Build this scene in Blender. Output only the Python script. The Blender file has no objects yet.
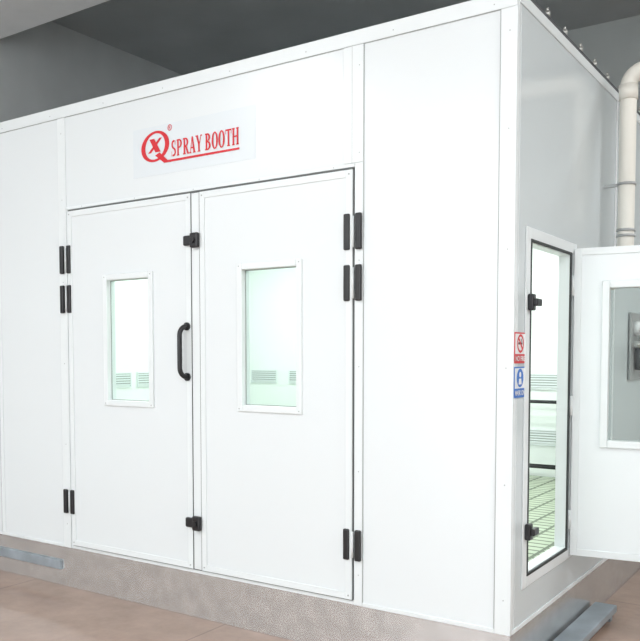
import bpy, bmesh, math
from mathutils import Vector, Matrix
sc=bpy.context.scene
try:
    sc.view_settings.view_transform='Standard'
except Exception: pass

# ---------------- materials ----------------
def mat(name,col,rough=.5,metal=0.0,noise=0.0,nscale=5,bump=0.0,bscale=8,emit=None,estr=0,coat=0):
    m=bpy.data.materials.new(name); m.use_nodes=True
    nt=m.node_tree; b=nt.nodes['Principled BSDF']
    b.inputs['Base Color'].default_value=(*col,1); b.inputs['Roughness'].default_value=rough
    b.inputs['Metallic'].default_value=metal
    if coat: b.inputs['Coat Weight'].default_value=coat
    tc=nt.nodes.new('ShaderNodeTexCoord')
    if noise>0:
        n=nt.nodes.new('ShaderNodeTexNoise'); n.inputs['Scale'].default_value=nscale; n.inputs['Detail'].default_value=6
        r=nt.nodes.new('ShaderNodeValToRGB')
        r.color_ramp.elements[0].position=.3; r.color_ramp.elements[1].position=.7
        r.color_ramp.elements[0].color=(*[c*(1-noise) for c in col],1)
        r.color_ramp.elements[1].color=(*[min(1,c*(1+noise)) for c in col],1)
        nt.links.new(tc.outputs['Object'],n.inputs['Vector']); nt.links.new(n.outputs['Fac'],r.inputs['Fac'])
        nt.links.new(r.outputs['Color'],b.inputs['Base Color'])
    if bump>0:
        n2=nt.nodes.new('ShaderNodeTexNoise'); n2.inputs['Scale'].default_value=bscale
        bp=nt.nodes.new('ShaderNodeBump'); bp.inputs['Strength'].default_value=bump; bp.inputs['Distance'].default_value=.01
        nt.links.new(tc.outputs['Object'],n2.inputs['Vector']); nt.links.new(n2.outputs['Fac'],bp.inputs['Height'])
        nt.links.new(bp.outputs['Normal'],b.inputs['Normal'])
    if emit:
        b.inputs['Emission Color'].default_value=(*emit,1); b.inputs['Emission Strength'].default_value=estr
    return m
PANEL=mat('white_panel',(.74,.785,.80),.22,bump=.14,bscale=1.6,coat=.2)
PANEL_SHADED=mat('white_panel_shaded',(.60,.655,.67),.22,bump=.14,bscale=1.6,coat=.2)  # white panel again, darkened: shade of the side face put into its colour
TRIM=mat('white_aluminium_trim',(.75,.795,.805),.3)
INNER=mat('interior_panel',(.83,.875,.86),.35)
BLACK=mat('black_plastic',(.012,.012,.014),.35)
GASKET=mat('dark_gasket',(.03,.035,.035),.6)
SEAM=mat('door_seam_rubber',(.13,.14,.14),.6)
GALV=mat('galvanised_steel',(.68,.69,.69),.24,.75,noise=.10,nscale=12,bump=.06,bscale=40)
STEEL=mat('dark_steel',(.10,.105,.11),.5,.4,noise=.15)
BOLT=mat('zinc_bolt',(.5,.5,.48),.35,.8)
RIVET=mat('rivet',(.42,.44,.44),.4,.3)
SLOT=mat('vent_slot',(.30,.33,.32),.6)
PVC=mat('cream_pvc',(.78,.765,.70),.35,noise=.04,nscale=3)
RED=mat('sign_red',(.62,.01,.02),.4)
BLUE=mat('sign_blue',(.03,.16,.55),.4)
WHITE=mat('sign_white',(.82,.83,.84),.3)
DECAL=mat('decal_film',(.70,.755,.785),.22)
WALL=mat('painted_wall',(.54,.56,.56),.8,noise=.06,nscale=2)
WALLB=mat('back_wall',(.48,.51,.50),.8,noise=.06,nscale=2)
CEIL=mat('ceiling_concrete',(.42,.44,.445),.85,noise=.08,nscale=1.5)
BEAMW=mat('beam_plaster',(.92,.93,.93),.8,noise=.03)
BSTEP=mat('pale_blue_painted_metal',(.37,.43,.48),.3,.4,noise=.2,nscale=6)
GREY=mat('grey_metal',(.40,.41,.41),.45,.3,noise=.1)
LAMP=mat('lamp_diffuser',(1,1,1),.5,emit=(1,1,.99),estr=12)
ILAMP=mat('booth_lamp_diffuser',(1,1,1),.5,emit=(.96,1,.98),estr=5)
GLASS=bpy.data.materials.new('window_glass'); GLASS.use_nodes=True
nt=GLASS.node_tree; nt.nodes.clear()
o=nt.nodes.new('ShaderNodeOutputMaterial'); mx=nt.nodes.new('ShaderNodeMixShader'); fr=nt.nodes.new('ShaderNodeLayerWeight'); fr.inputs[0].default_value=.2
tr=nt.nodes.new('ShaderNodeBsdfTransparent'); tr.inputs[0].default_value=(.91,.98,.955,1)
gl=nt.nodes.new('ShaderNodeBsdfGlossy'); gl.inputs['Roughness'].default_value=.02
nt.links.new(fr.outputs[0],mx.inputs[0]); nt.links.new(tr.outputs[0],mx.inputs[1]); nt.links.new(gl.outputs[0],mx.inputs[2]); nt.links.new(mx.outputs[0],o.inputs[0])
def tiles(name,c1,c2,cm,bw,rh,mortar,rough,off=.0,noise=.25,bump=.3):
    m=bpy.data.materials.new(name); m.use_nodes=True; nt=m.node_tree; b=nt.nodes['Principled BSDF']
    tc=nt.nodes.new('ShaderNodeTexCoord'); br=nt.nodes.new('ShaderNodeTexBrick'); br.offset=off
    br.inputs['Scale'].default_value=1; br.inputs['Brick Width'].default_value=bw; br.inputs['Row Height'].default_value=rh
    br.inputs['Mortar Size'].default_value=mortar; br.inputs['Color1'].default_value=(*c1,1); br.inputs['Color2'].default_value=(*c2,1); br.inputs['Mortar'].default_value=(*cm,1)
    n=nt.nodes.new('ShaderNodeTexNoise'); n.inputs['Scale'].default_value=3.5; n.inputs['Detail'].default_value=8; n.inputs['Roughness'].default_value=.7
    r=nt.nodes.new('ShaderNodeValToRGB'); r.color_ramp.elements[0].position=.3; r.color_ramp.elements[1].position=.72
    r.color_ramp.elements[0].color=(1-noise,)*3+(1,); r.color_ramp.elements[1].color=(1,1,1,1)
    mul=nt.nodes.new('ShaderNodeMixRGB'); mul.blend_type='MULTIPLY'; mul.inputs[0].default_value=1
    L=nt.links.new
    L(tc.outputs['Object'],br.inputs['Vector']); L(tc.outputs['Object'],n.inputs['Vector']); L(n.outputs['Fac'],r.inputs['Fac'])
    L(br.outputs['Color'],mul.inputs[1]); L(r.outputs['Color'],mul.inputs[2]); L(mul.outputs[0],b.inputs['Base Color'])
    b.inputs['Roughness'].default_value=rough
    bp=nt.nodes.new('ShaderNodeBump'); bp.inputs['Strength'].default_value=bump; bp.inputs['Distance'].default_value=.004; bp.invert=True
    L(br.outputs['Fac'],bp.inputs['Height']); L(bp.outputs['Normal'],b.inputs['Normal'])
    return m
FLOOR=tiles('brown_floor_tile',(.43,.305,.24),(.445,.315,.25),(.31,.22,.18),1.6,1.6,.004,.12,noise=.28,bump=.1)
GRATE=tiles('floor_grating',(.46,.53,.40),(.50,.57,.44),(.12,.15,.10),.16,.09,.012,.5,noise=.15)

# ---------------- builder ----------------
class B:
    def __init__(s,name): s.name=name; s.bm=bmesh.new(); s.mats=[]
    def mi(s,m):
        if m not in s.mats: s.mats.append(m)
        return s.mats.index(m)
    def _new(s,geo,m,smooth=False):
        i=s.mi(m)
        for f in geo: f.material_index=i; f.smooth=smooth
    def box(s,x0,x1,y0,y1,z0,z1,m,bev=0,rot=None,piv=None):
        before=set(s.bm.faces)
        r=bmesh.ops.create_cube(s.bm,size=1)
        bmesh.ops.scale(s.bm,verts=r['verts'],vec=(abs(x1-x0),abs(y1-y0),abs(z1-z0)))
        bmesh.ops.translate(s.bm,verts=r['verts'],vec=((x0+x1)/2,(y0+y1)/2,(z0+z1)/2))
        vs=r['verts']
        if bev:
            es=list({e for v in vs for e in v.link_edges})
            bmesh.ops.bevel(s.bm,geom=es,offset=bev,segments=2,affect='EDGES',profile=.5)
        nf=[f for f in s.bm.faces if f not in before]
        if rot is not None:
            bmesh.ops.rotate(s.bm,verts=list({v for f in nf for v in f.verts}),cent=piv,matrix=rot)
        s._new(nf,m); return s
    def cyl(s,p,q,r,m,seg=20,r2=None):
        p=Vector(p);q=Vector(q); d=q-p; before=set(s.bm.faces)
        M=Matrix.Translation((p+q)/2)@d.to_track_quat('Z','Y').to_matrix().to_4x4()
        bmesh.ops.create_cone(s.bm,cap_ends=True,segments=seg,radius1=r,radius2=r if r2 is None else r2,depth=d.length,matrix=M)
        nf=[f for f in s.bm.faces if f not in before]; s._new(nf,m)
        for f in nf: f.smooth=len(f.verts)==4
        return s
    def tube(s,pts,r,m,seg=14):
        pts=[Vector(p) for p in pts]; rings=[]; i=s.mi(m)
        ref=None
        for k,p in enumerate(pts):
            t=(pts[min(k+1,len(pts)-1)]-pts[max(k-1,0)]).normalized()
            if ref is None:
                a=Vector((0,0,1)) if abs(t.z)<.9 else Vector((1,0,0)); ref=t.cross(a).normalized()
            ref=(ref-t*ref.dot(t)).normalized(); bi=t.cross(ref)
            rings.append([s.bm.verts.new(p+r*(ref*math.cos(2*math.pi*j/seg)+bi*math.sin(2*math.pi*j/seg))) for j in range(seg)])
        for a,b in zip(rings,rings[1:]):
            for j in range(seg):
                f=s.bm.faces.new((a[j],a[(j+1)%seg],b[(j+1)%seg],b[j])); f.material_index=i; f.smooth=True
        for rr in (rings[0][::-1],rings[-1]):
            f=s.bm.faces.new(rr); f.material_index=i
        return s
    def frame(s,axis,a0,a1,z0,z1,w,d0,d1,m,bev=0):
        for (u0,u1,v0,v1) in ((a0,a0+w,z0,z1),(a1-w,a1,z0,z1),(a0+w,a1-w,z0,z0+w),(a0+w,a1-w,z1-w,z1)):
            if axis=='x': s.box(u0,u1,d0,d1,v0,v1,m,bev)
            else: s.box(d0,d1,u0,u1,v0,v1,m,bev)
        return s
    def pane(s,x0,x1,y,z0,z1,m):
        vs=[s.bm.verts.new(c) for c in ((x0,y,z0),(x1,y,z0),(x1,y,z1),(x0,y,z1))]
        f=s.bm.faces.new(vs); f.material_index=s.mi(m); return s
    def done(s,parent=None,matrix=None):
        bmesh.ops.recalc_face_normals(s.bm,faces=s.bm.faces)
        me=bpy.data.meshes.new(s.name); s.bm.to_mesh(me); s.bm.free()
        for m in s.mats: me.materials.append(m)
        ob=bpy.data.objects.new(s.name,me); sc.collection.objects.link(ob)
        if matrix is not None: ob.matrix_world=matrix
        if parent: ob.parent=parent
        return ob
def empty(name,loc=(0,0,0)):
    e=bpy.data.objects.new(name,None); e.location=loc; e.empty_display_size=.1; sc.collection.objects.link(e); return e

# ---------------- dimensions ----------------
XL,D=-5.0,4.3; ZB,ZT=.25,2.95
dl,dr,dc=-2.825,-.79,-1.805; dt=2.325

# ---------------- room (unseen front opening added to let world light onto booth and ceiling) ----------------
CZ=4.6; WX0,WX1,WY0,WY1=-5.25,5.0,-9.0,4.75
B('floor').box(WX0,WX1,WY0,WY1,-.1,0,FLOOR).done()
B('ceiling').box(WX0,WX1,WY0,WY1,CZ,CZ+.15,CEIL).done()
B('wall_left').box(WX0-.15,WX0,WY0,WY1,0,CZ,WALL).done()
B('wall_back').box(WX0,WX1,WY1,WY1+.15,0,CZ,WALLB).done()
B('wall_right').box(WX1,WX1+.15,WY0,WY1,0,CZ,WALL).done()
b=B('wall_front'); b.box(WX0,WX0+.5,WY0-.15,WY0,0,CZ,WALL); b.box(WX1-.5,WX1,WY0-.15,WY0,0,CZ,WALL); b.box(WX0+.5,WX1-.5,WY0-.15,WY0,4.3,CZ,WALL); b.done()
B('ceiling_beam').box(WX0,WX1,.45,1.15,4.2,CZ,BEAMW).done()

# ---------------- booth shell ----------------
booth=empty('spray_booth')
b=B('front_wall')
b.box(XL,dl-.005,0,.05,ZB,ZT,PANEL); b.box(dr+.005,-.001,0,.05,ZB,ZT,PANEL); b.box(dl-.005,dr+.005,0,.05,dt+.012,ZT,PANEL)
b.box(dl-.005,dr+.005,.002,.05,ZB,.272,TRIM)
b.done(booth)
sy0,sy1,sz0,sz1=.177,.768,.47,1.962
b=B('side_wall')
b.box(-.05,0,.0505,sy0,ZB,ZT,PANEL_SHADED); b.box(-.05,0,sy1,D-.05,ZB,ZT,PANEL_SHADED); b.box(-.05,0,sy0,sy1,sz1,ZT,PANEL_SHADED); b.box(-.05,0,sy0,sy1,ZB,sz0,PANEL_SHADED)
b.done(booth)
b=B('inner_walls')
b.box(XL+.05,-.05,D-.05,D,ZB,ZT,INNER); b.box(XL,XL+.05,.05,D,ZB,ZT,INNER)
b.box(XL+.05,dl-.03,.0505,.056,.3,2.88,INNER); b.box(dr+.03,-.056,.0505,.056,.3,2.88,INNER); b.box(dl-.03,dr+.03,.0505,.056,dt+.03,2.88,INNER)
b.box(-.056,-.0505,sy1+.01,D-.06,.3,2.88,INNER)
b.box(XL+.05,-.05,.05,D-.05,2.88,ZT-.02,INNER)
b.done(booth)
B('roof').box(XL,0,0,D,ZT,ZT+.012,PANEL_SHADED).done(booth)
B('floor_grating').box(XL+.05,-.055,.06,D-.055,.27,.3,GRATE).done(booth)
b=B('plinth'); b.box(XL,-.002,.006,.05,0,ZB,GALV); b.box(-.05,-.004,.05,D,0,ZB,GALV); b.box(XL,XL+.05,.05,D,0,ZB,GALV); b.box(XL+.05,-.05,D-.05,D,0,ZB,GALV)
b.done(booth)
b=B('panel_trim'); t=-.006
b.box(XL,0.0,t,0,ZT-.055,ZT+.012,TRIM,.002)
b.box(-2.915,-2.845,t,0,ZB,ZT-.056,TRIM,.003)
b.box(-.845,-.735,t,0,dt+.03,ZT-.056,TRIM,.003)
b.box(-.782,-.735,t,0,ZB,dt+.0295,TRIM,.003)
b.box(-2.844,-.783,t,0,dt+.012,dt+.0295,TRIM,.002)
b.box(-.07,.002,t,0,ZB,ZT-.056,TRIM,.002)
b.box(0,.002,0,.02,ZB,ZT+.012,TRIM)
b.box(0,.006,.02,D,ZT-.035,ZT+.012,TRIM,.002)
b.box(XL,-2.916,t,0,ZB,ZB+.02,TRIM,.002); b.box(-.734,-.071,t,0,ZB,ZB+.02,TRIM,.002)
b.box(0,.006,.021,D,ZB,ZB+.02,TRIM,.002)
for x in (-3.55,-4.4): b.box(x,x+.035,t+.003,0,ZB+.021,ZT-.056,TRIM,.002)
b.box(-.7355,-.7335,t-.0008,0,ZB+.02,ZT-.06,RIVET)
b.box(-.0725,-.0705,t-.0005,0,ZB+.02,ZT-.06,RIVET)
b.box(-.798,-.796,t-.0006,0,dt+.03,ZT-.06,RIVET)
b.box(-3.5515,-3.55,-.004,0,ZB+.02,ZT-.06,RIVET)
b.box(XL,-.07,t-.0005,0,ZT-.0575,ZT-.056,RIVET)
for y in (1.6,2.9): b.box(0,.005,y,y+.03,ZB+.021,ZT-.036,TRIM,.002)
b.done(booth)
b=B('rivets')
def riv(x,z,y=-.006): b.cyl((x,y+.001,z),(x,y-.002,z),.0035,RIVET,10,.002)
for k in range(11): riv(-4.9+k*.48,ZT-.03)
for z in (.4,.9,1.4,1.9,2.4,2.8):
    riv(-.757,z); riv(-2.88,z); riv(-.03,z)
for k in range(5): riv(-2.7+k*.45,dt+.021)
b.done(booth)
b=B('roof_channel')
b.box(-.09,-.02,.1,D,ZT+.0125,ZT+.06,STEEL); 
for k in range(16):
    y=.2+k*.26
    b.cyl((-.03,y,ZT+.06),(-.03,y,ZT+.085),.014,BOLT,6); b.cyl((-.03,y,ZT+.085),(-.03,y,ZT+.1),.007,BOLT,8)
b.done(booth)
b=B('plinth_strip'); b.box(-4.9,-2.95,-.010,.005,.10,.16,BSTEP,.004); b.done(booth)

# louvres inside
b=B('louvre_vents')
def louvB(xc,zc,w=.38,h=.15):
    y=D-.052
    b.frame('x',xc-w/2,xc+w/2,zc-h/2,zc+h/2,.012,y-.012,y,TRIM)
    for k in range(5):
        z=zc-h/2+.022+k*(h-.03)/5; b.box(xc-w/2+.012,xc+w/2-.012,y-.010,y-.004,z,z+.014,TRIM); b.box(xc-w/2+.012,xc+w/2-.012,y-.004,y,z+.014,z+.022,SLOT)
def louvL(yc,zc,w=.34,h=.15):
    x=XL+.052
    b.frame('y',yc-w/2,yc+w/2,zc-h/2,zc+h/2,.012,x,x+.012,TRIM)
    for k in range(5):
        z=zc-h/2+.022+k*(h-.03)/5; b.box(x+.004,x+.010,yc-w/2+.012,yc+w/2-.012,z,z+.014,TRIM); b.box(x,x+.004,yc-w/2+.012,yc+w/2-.012,z+.014,z+.022,SLOT)
for k in range(8):
    for z in (1.2,.67): louvB(-4.62+k*.55,z)
for k in range(8):
    for z in (1.2,.67): louvL(.62+k*.42,z)
b.done(booth)
for i,(x,y) in enumerate([(-3.9,1.2),(-2.4,1.2),(-.9,1.2),(-3.9,3.1),(-2.4,3.1),(-.9,3.1)]):
    B('booth_lamp_%d'%(i+1)).box(x-.55,x+.55,y-.12,y+.12,2.84,2.879,ILAMP,.004).done(booth)
    L=bpy.data.lights.new('booth_light','AREA'); L.shape='RECTANGLE'; L.size=1.1; L.size_y=.3; L.energy=17; L.color=(.98,1,.99)
    lo=bpy.data.objects.new('booth_light_%d'%(i+1),L); lo.location=(x,y,2.82); lo.parent=booth; sc.collection.objects.link(lo)

# ---------------- front doors ----------------
def front_door(name,x0,x1,wx0,wx1,wz0,wz1,hx):
    root=empty(name)
    z0,z1=.275,dt; b=B('leaf'); ya,yb=-.010,.04
    ix0,ix1,iz0,iz1=wx0+.03,wx1-.03,wz0+.03,wz1-.03
    b.box(x0,ix0,ya,yb,z0,z1,PANEL); b.box(ix1,x1,ya,yb,z0,z1,PANEL); b.box(ix0,ix1,ya,yb,z0,iz0,PANEL); b.box(ix0,ix1,ya,yb,iz1,z1,PANEL)
    b.frame('x',x0,x1,z0,z1,.035,ya-.005,ya,TRIM,.002)
    b.done(root)
    b=B('window_frame')
    b.frame('x',wx0,wx1,wz0,wz1,.034,ya-.012,yb+.006,TRIM,.004)
    b.frame('x',wx0+.034,wx1-.034,wz0+.034,wz1-.034,.004,.009,.011,SLOT)
    for x in (wx0+.015,wx1-.015):
        for z in (wz0+.015,wz1-.015): b.cyl((x,ya-.011,z),(x,ya-.014,z),.0035,RIVET,8)
    b.done(root)
    B('glass').pane(wx0+.034,wx1-.034,.014,wz0+.034,wz1-.034,GLASS).done(root)
    b=B('rivets')
    for x in (x0+.018,x1-.018):
        for z in (z0+.02,z1-.02): b.cyl((x,ya-.004,z),(x,ya-.008,z),.004,RIVET,8)
    b.done(root)
    b=B('hinges')
    for (a,c) in ((1.95,2.12),(1.71,1.88),(.47,.62)):
        for s in (-1,1):
            xc=hx+s*.032
            b.box(xc-.016,xc+.016,-.026,-.008,a,c,BLACK,.006)
        b.cyl((hx,-.014,a+.012),(hx,-.014,c-.012),.006,TRIM,10)
    b.done(root)
    return root
d1=front_door('door_1',dl,-1.815,-2.51,-2.103,1.155,1.925,-2.845)
d2=front_door('door_2',-1.75,dr,-1.49,-1.078,1.16,1.928,-.786)
b=B('meeting_strip'); b.box(-1.812,-1.754,-.010,.03,.275,dt,TRIM,.003); b.box(-1.8145,-1.8125,-.0135,.03,.275,dt,SEAM); b.box(-1.7535,-1.7505,-.0135,.03,.275,dt,SEAM); b.done(booth)
b=B('door_gasket')
for x in (dl-.004,dr+.0005): b.box(x,x+.0035,-.009,.03,.275,dt,SEAM)
b.box(dl,dr,-.0085,.03,dt+.002,dt+.008,SEAM); b.box(dl,dr,-.006,.03,.270,.274,SEAM); b.done(booth)
b=B('latches')
for z in (2.07,.535):
    b.box(-1.80,-1.745,-.042,-.0155,z-.040,z+.040,BLACK,.008)
    b.box(-1.852,-1.795,-.038,-.0155,z-.026,z+.028,BLACK,.008)
    b.cyl((-1.775,-.042,z),(-1.775,-.052,z),.015,BLACK,16)
b.done(d2)
b=B('pull_handle')
zt,zb=1.61,1.335; xo=-1.842; pts=[]
pts.append((xo,-.015,zt))
for k in range(9):
    a=k/8*math.pi/2; pts.append((xo-.012*math.sin(a),-.025-.04*math.sin(a),zt-.05*(1-math.cos(a))))
for k in range(9):
    a=(1-k/8)*math.pi/2; pts.append((xo-.012*math.sin(a),-.025-.04*math.sin(a),zb+.05*(1-math.cos(a))))
pts.append((xo,-.015,zb))
b.tube(pts,.0135,BLACK)
for z in (zt,zb): b.cyl((xo,-.0155,z),(xo,-.026,z),.022,BLACK,20)
b.done(d1)

# ---------------- side door frame & door ----------------
b=B('side_door_frame')
b.frame('y',.125,.855,.42,2.012,.052,0,.008,TRIM,.003)
b.frame('y',sy0,sy1,sz0,sz1,.012,-.052,.010,GASKET)
b.frame('y',sy0+.012,sy1-.012,sz0+.012,sz1-.012,.004,-.052,.002,TRIM)
b.done(booth)
b=B('side_latches')
for z in (1.685,.675):
    b.box(.008,.034,.140,.180,z-.036,z+.036,BLACK,.006)
    b.box(.028,.05,.150,.215,z-.016,z+.016,BLACK,.005)
b.done(booth)
root=empty('door_3')
root.location=(.012,.80,0); root.rotation_euler=(0,0,math.radians(8))
W=.66; z0,z1=.44,1.985; ya,yb=-.0,.045
wx0,wx1,wz0,wz1=.135,.53,.995,1.82
b=B('leaf')
i0,i1,j0,j1=wx0+.03,wx1-.03,wz0+.03,wz1-.03
b.box(0,i0,ya,yb,z0,z1,PANEL); b.box(i1,W,ya,yb,z0,z1,PANEL); b.box(i0,i1,ya,yb,z0,j0,PANEL); b.box(i0,i1,ya,yb,j1,z1,PANEL)
b.frame('x',0,W,z0,z1,.035,ya-.006,ya,TRIM,.002); b.frame('x',0,W,z0,z1,.035,yb,yb+.006,TRIM,.002)
b.done(root)
b=B('window_frame'); b.frame('x',wx0,wx1,wz0,wz1,.036,ya-.014,yb+.012,TRIM,.004); b.done(root)
B('glass').pane(wx0+.036,wx1-.036,.022,wz0+.036,wz1-.036,GLASS).done(root)
b=B('hinge_barrels')
for z in (.62,1.2,1.8): b.cyl((-.004,-.008,z-.05),(-.004,-.008,z+.05),.008,TRIM,10)
b.done(root)

# ---------------- signs ----------------
def text_mesh(name,body,x0,x1,z0,z1,y,m,bold=.02,shear=0,parent=None,plane='x'):
    cu=bpy.data.curves.new(name,'FONT'); cu.body=body; cu.offset=bold; cu.shear=shear; cu.extrude=0.0
    ob=bpy.data.objects.new(name,cu); sc.collection.objects.link(ob)
    bpy.context.view_layer.update()
    dg=bpy.context.evaluated_depsgraph_get(); me=bpy.data.meshes.new_from_object(ob.evaluated_get(dg))
    bpy.data.objects.remove(ob)
    xs=[v.co.x for v in me.vertices]; ys=[v.co.y for v in me.vertices]
    ax,bx,ay,by=min(xs),max(xs),min(ys),max(ys)
    for v in me.vertices:
        u=(v.co.x-ax)/(bx-ax); w=(v.co.y-ay)/(by-ay)
        if plane=='x': v.co=Vector((x0+u*(x1-x0),y,z0+w*(z1-z0)))
        else: v.co=Vector((y,x0+u*(x1-x0),z0+w*(z1-z0)))
    me.materials.append(m)
    o=bpy.data.objects.new(name,me); sc.collection.objects.link(o)
    if parent: o.parent=parent
    return o
def ring(b,cx,cz,rx,rz,w,y,m,plane='x',seg=40,slant=0,a0=0,a1=2*math.pi,w2=None):
    i=b.mi(m); vs=[]; w2=w if w2 is None else w2
    for k in range(seg+1):
        a=a0+(a1-a0)*k/seg; c,s_=math.cos(a),math.sin(a)
        o=(cx+rx*c+slant*rz*s_,cz+rz*s_); n=(cx+(rx-w)*c+slant*(rz-w2)*s_,cz+(rz-w2)*s_)
        if plane=='x': vs.append((b.bm.verts.new((o[0],y,o[1])),b.bm.verts.new((n[0],y,n[1]))))
        else: vs.append((b.bm.verts.new((y,o[0],o[1])),b.bm.verts.new((y,n[0],n[1]))))
    for p,q in zip(vs,vs[1:]):
        f=b.bm.faces.new((p[0],q[0],q[1],p[1])); f.material_index=i
def poly(b,pts,y,m,plane='x'):
    vs=[b.bm.verts.new((p[0],y,p[1]) if plane=='x' else (y,p[0],p[1])) for p in pts]
    f=b.bm.faces.new(vs); f.material_index=b.mi(m)
sign=empty('logo_sign')
b=B('decal'); b.box(-2.26,-1.375,-.0015,0,2.455,2.725,DECAL); b.done(sign)
b=B('emblem'); y=-.0035
ring(b,-2.085,2.613,.108,.084,.032,y,RED,slant=.1,w2=.013)
dz=.028
poly(b,[(-2.140,2.552+dz),(-2.116,2.552+dz),(-2.030,2.628+dz),(-2.052,2.628+dz)],y,RED)
poly(b,[(-2.128,2.628+dz),(-2.090,2.628+dz),(-2.042,2.552+dz),(-2.082,2.552+dz)],y-.0004,RED)
poly(b,[(-2.085,2.535+dz),(-2.05,2.548+dz),(-1.99,2.500+dz),(-1.96,2.484+dz),(-2.02,2.490+dz)],y-.0008,RED)
poly(b,[(-2.02,2.486+dz),(-1.48,2.486+dz),(-1.48,2.497+dz),(-2.0,2.499+dz)],y-.0002,RED)
ring(b,-1.972,2.70,.017,.017,.004,y,RED,seg=20)
b.done(sign)
text_mesh('registered_mark','R',-1.979,-1.964,2.691,2.709,y,RED,.01,0,sign)
b=B('lettering'); Z0,Hh=2.540,.088
cell=.0455; gap=.0015
k_=[0]
def P(pts,cx): 
    k_[0]+=1; poly(b,[(cx+p[0]*cell,Z0+p[1]*Hh) for p in pts],y-.00002*k_[0],RED)
def R4(cx,u0,u1,v0,v1): P([(u0,v0),(u1,v0),(u1,v1),(u0,v1)],cx)
def AR(cx,u,v,ru,rv,wu,wv,a0,a1):
    k_[0]+=1; ring(b,cx+u*cell,Z0+v*Hh,ru*cell,rv*Hh,wu*cell,y-.00002*k_[0],RED,'x',24,0,math.radians(a0),math.radians(a1),wv*Hh)
def stem(cx,u,w=.25): R4(cx,u,u+w,0,1); R4(cx,u-.09,u+w+.09,0,.08); R4(cx,u-.09,u+w+.09,.92,1)
def glyph(c,cx):
    if c=='S':
        AR(cx,.46,.73,.36,.27,.23,.12,60,270); AR(cx,.46,.27,.38,.27,.23,.12,-125,90); R4(cx,.68,.75,.70,.98); R4(cx,.12,.19,.02,.32)
    if c in 'PRB':
        stem(cx,.12); 
        if c=='B': AR(cx,.40,.76,.42,.24,.26,.09,-90,90); AR(cx,.40,.27,.49,.27,.27,.09,-90,90); R4(cx,.3,.42,.47,.56); R4(cx,.3,.42,.91,1); R4(cx,.3,.42,0,.09)
        else: AR(cx,.42,.73,.46,.27,.26,.09,-90,90); R4(cx,.3,.44,.46,.55); R4(cx,.3,.44,.91,1)
        if c=='R': P([(.36,.5),(.62,.5),(1.0,0),(.72,0)],cx); R4(cx,.7,1.02,0,.07)
    if c=='A':
        P([(.38,1),(.58,1),(.96,0),(.68,0)],cx); P([(.40,1),(.50,1),(.22,0),(.12,0)],cx); R4(cx,.24,.72,.28,.37); R4(cx,0,.34,0,.07); R4(cx,.6,1.02,0,.07)
    if c=='Y':
        P([(.03,1),(.32,1),(.62,.45),(.38,.45)],cx); P([(.82,1),(.92,1),(.62,.45),(.50,.45)],cx); R4(cx,.38,.62,0,.47); R4(cx,-.03,.38,.93,1); R4(cx,.72,1.02,.93,1); R4(cx,.28,.72,0,.07)
    if c=='O': AR(cx,.5,.5,.48,.52,.27,.09,0,360)
    if c=='T': R4(cx,.38,.62,0,1); R4(cx,.05,.95,.90,1); R4(cx,.05,.12,.72,.95); R4(cx,.88,.95,.72,.95); R4(cx,.28,.72,0,.07)
    if c=='H': 
        R4(cx,.08,.32,0,1); R4(cx,.68,.92,0,1); R4(cx,.3,.7,.46,.55)
        for u in (0,.6): R4(cx,u,u+.40,0,.07); R4(cx,u,u+.40,.93,1)
cx=-1.965
for c in 'SPRAY BOOTH':
    if c==' ': cx+=.018; continue
    glyph(c,cx); cx+=cell*(.9 if c=='S' else 1.0)+gap
b.done(sign)

def safety_sign(name,z0,z1,col,kind):
    r=empty(name); b=B('plate'); b.box(.0022,.004,.003,.138,z0,z1,col)
    h=z1-z0; b.box(.004,.0044,.010,.131,z0+h*.30,z1-.006,WHITE); b.done(r)
    b=B('symbol'); cy,cz=.070,z0+h*.64; x=.0052; R=.040
    if kind=='no':
        ring(b,cy,cz,R,R,.010,x,RED,'y')
        poly(b,[(cy-.028,cz+.020),(cy-.020,cz+.028),(cy+.028,cz-.020),(cy+.020,cz-.028)],x+.0003,RED,'y')
        poly(b,[(cy-.026,cz-.004),(cy+.022,cz-.004),(cy+.022,cz+.005),(cy-.026,cz+.005)],x,BLACK,'y')
        poly(b,[(cy+.012,cz+.006),(cy+.020,cz+.006),(cy+.010,cz+.022),(cy+.004,cz+.020)],x,BLACK,'y')
    else:
        ring(b,cy,cz,R,R,.040,x,BLUE,'y')
        ring(b,cy,cz+.014,.012,.012,.012,x+.0003,WHITE,'y',20)
        poly(b,[(cy-.019,cz-.028),(cy+.019,cz-.028),(cy+.013,cz-.003),(cy-.013,cz-.003)],x+.0003,WHITE,'y')
    b.done(r)
    text_mesh('caption','NO FIRE' if kind=='no' else 'MASK ON',.014,.127,z0+h*.07,z0+h*.24,x,WHITE,.02,0,r,'y')
safety_sign('no_smoking_sign',1.42,1.552,RED,'no')
safety_sign('protective_mask_sign',1.273,1.405,BLUE,'mask')

# ---------------- pipe ----------------
b=B('drain_pipe'); px,py=.12,1.37; pts=[(.0,py,1.86),(.05,py,1.86)]
for k in range(7):
    a=k/6*math.pi/2; pts.append((.05+.07*math.sin(a),py,1.93-.07*math.cos(a)))
for k in range(9):
    a=k/8*math.pi/2; pts.append((px+.08*(1-math.cos(a)),py,2.91+.08*math.sin(a)))
pts.append((1.6,py,2.99))
b.tube(pts,.044,PVC,24)
b.cyl((px,py,2.84),(px,py,2.92),.050,PVC,24)
b.cyl((.20,py,2.99),(.28,py,2.99),.050,PVC,24)
for z in (2.10,2.13,2.38): b.cyl((px,py,z),(px,py,z+.014),.050,GREY,24)
b.box(0,.07,py-.012,py+.012,2.38,2.394,RIVET)
b.cyl((1.5,py,3.035),(1.5,py,CZ-.001),.008,BOLT,8); b.cyl((1.49,py,2.99),(1.51,py,2.99),.053,BOLT,20)
b.done()

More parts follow.
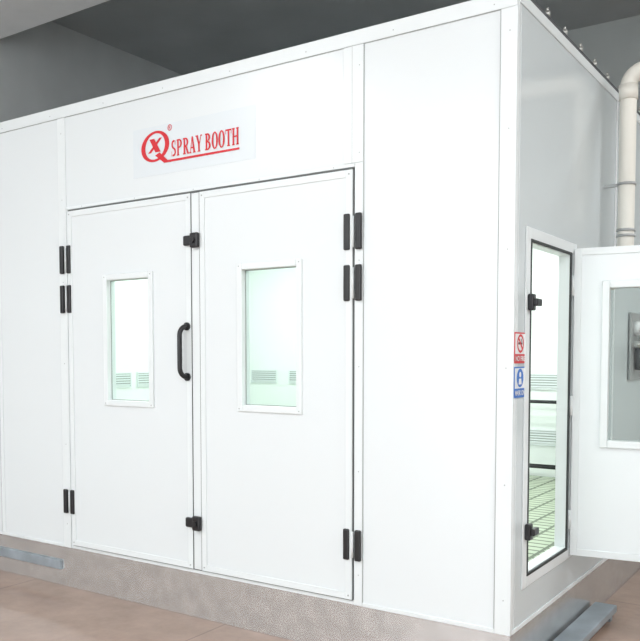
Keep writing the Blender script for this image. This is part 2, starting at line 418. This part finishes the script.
# ---------------- regulator on side wall ----------------
b=B('air_regulator_panel')
b.box(.006,.02,1.98,2.5,1.30,1.72,GREY,.003)
for (y_,z) in ((2.08,1.62),(2.28,1.62)):
    b.cyl((.02,y_,z),(.06,y_,z),.045,WHITE,24); b.cyl((.06,y_,z),(.064,y_,z),.047,BOLT,24)
    b.cyl((.064,y_,z),(.066,y_,z),.038,WHITE,24); b.box(.066,.068,y_-.003,y_+.003,z-.005,z+.03,BLACK)
for y_ in (2.08,2.2,2.32): 
    b.cyl((.05,y_,1.36),(.05,y_,1.50),.026,STEEL,16); b.box(.02,.08,y_-.03,y_+.03,1.50,1.54,BOLT,.004)
b.tube([(.05,1.98,1.52),(.05,2.45,1.52)],.010,BOLT)
b.tube([(.05,2.08,1.52),(.05,2.08,1.62)],.008,BOLT)
b.done()

# ---------------- rack in the booth ----------------
b=B('work_stand')
x0,x1,y0,y1=-2.0,-1.07,4.0,4.12; zt=1.02
for x in (x0,x1):
    for y_ in (y0,y1): b.cyl((x,y_,.3),(x,y_,zt),.012,BLACK,12)
for z in (zt,.42):
    for y_ in (y0,y1): b.cyl((x0-.012,y_,z),(x1+.012,y_,z),.012,BLACK,12)
    for x in (x0,x1): b.cyl((x,y0,z),(x,y1,z),.012,BLACK,12)
b.done()

# ---------------- step & kerb ----------------
b=B('metal_step')
b.box(.01,.13,.10,1.30,.03,.07,BSTEP,.006)
for (x,y_) in ((.02,.14),(.09,.14),(.02,1.2),(.09,1.2)): b.box(x,x+.03,y_,y_+.04,0,.03,BSTEP)
b.done()
b=B('floor_kerb'); b.box(.55,2.2,2.2,2.5,0,.12,GREY,.01); b.done()

# ---------------- steel beam upper right ----------------
b=B('steel_beam')
y=3.3; 
b.box(-.2,WX1,y-.08,y+.08,3.55,3.57,STEEL); b.box(-.2,WX1,y-.08,y+.08,3.73,3.75,STEEL); b.box(-.2,WX1,y-.006,y+.006,3.57,3.73,STEEL)
for x in (.3,2.6,4.6): b.cyl((x,y,3.75),(x,y,CZ),.012,BOLT,8)
b.done()
b=B('conduit_pipe'); b.cyl((-.75,2.6,4.1),(.0,2.6,4.1),.04,TRIM,16)
for x in (-.65,-.1): b.cyl((x,2.6,4.1),(x,2.6,CZ),.006,BOLT,8)
b.done()

# ---------------- room lights ----------------
def lamp(x,y,e,sx=1.2,sy=.9):
    r=empty('ceiling_lamp' ); 
    b=B('housing'); b.box(x-sx/2-.04,x+sx/2+.04,y-sy/2-.04,y+sy/2+.04,CZ-.06,CZ-.001,TRIM,.01); b.box(x-sx/2,x+sx/2,y-sy/2,y+sy/2,CZ-.068,CZ-.058,LAMP); b.done(r)
    L=bpy.data.lights.new('lamp_light','AREA'); L.shape='RECTANGLE'; L.size=sx; L.size_y=sy; L.energy=e; L.color=(.97,.985,1)
    lo=bpy.data.objects.new('lamp_light',L); lo.location=(x,y,CZ-.08); lo.parent=r; sc.collection.objects.link(lo)
lamp(-4.4,-4.9,70,.9,.9); lamp(-4.0,-8.2,70,.9,.9); lamp(-.5,-4.6,75); lamp(2.8,-4.6,75); lamp(3.4,-1.0,60); lamp(3.4,2.4,60)  # first pair placed from panel reflections; the rest are unseen, added to light the room

w=bpy.data.worlds.new('world'); sc.world=w; w.use_nodes=True
w.node_tree.nodes['Background'].inputs[0].default_value=(.93,.97,1,1); w.node_tree.nodes['Background'].inputs[1].default_value=3.4

# ---------------- camera ----------------
cam=bpy.data.cameras.new('camera'); cam.sensor_fit='HORIZONTAL'; cam.sensor_width=36; cam.lens=812.04/640*36
cam.shift_y=(397.486-320.5)/640
co=bpy.data.objects.new('camera',cam); co.location=(1.2326,-3.3017,1.4591)
co.rotation_euler=(math.pi/2-.0533,0,.5908); cam.clip_start=.05
sc.collection.objects.link(co); sc.camera=co
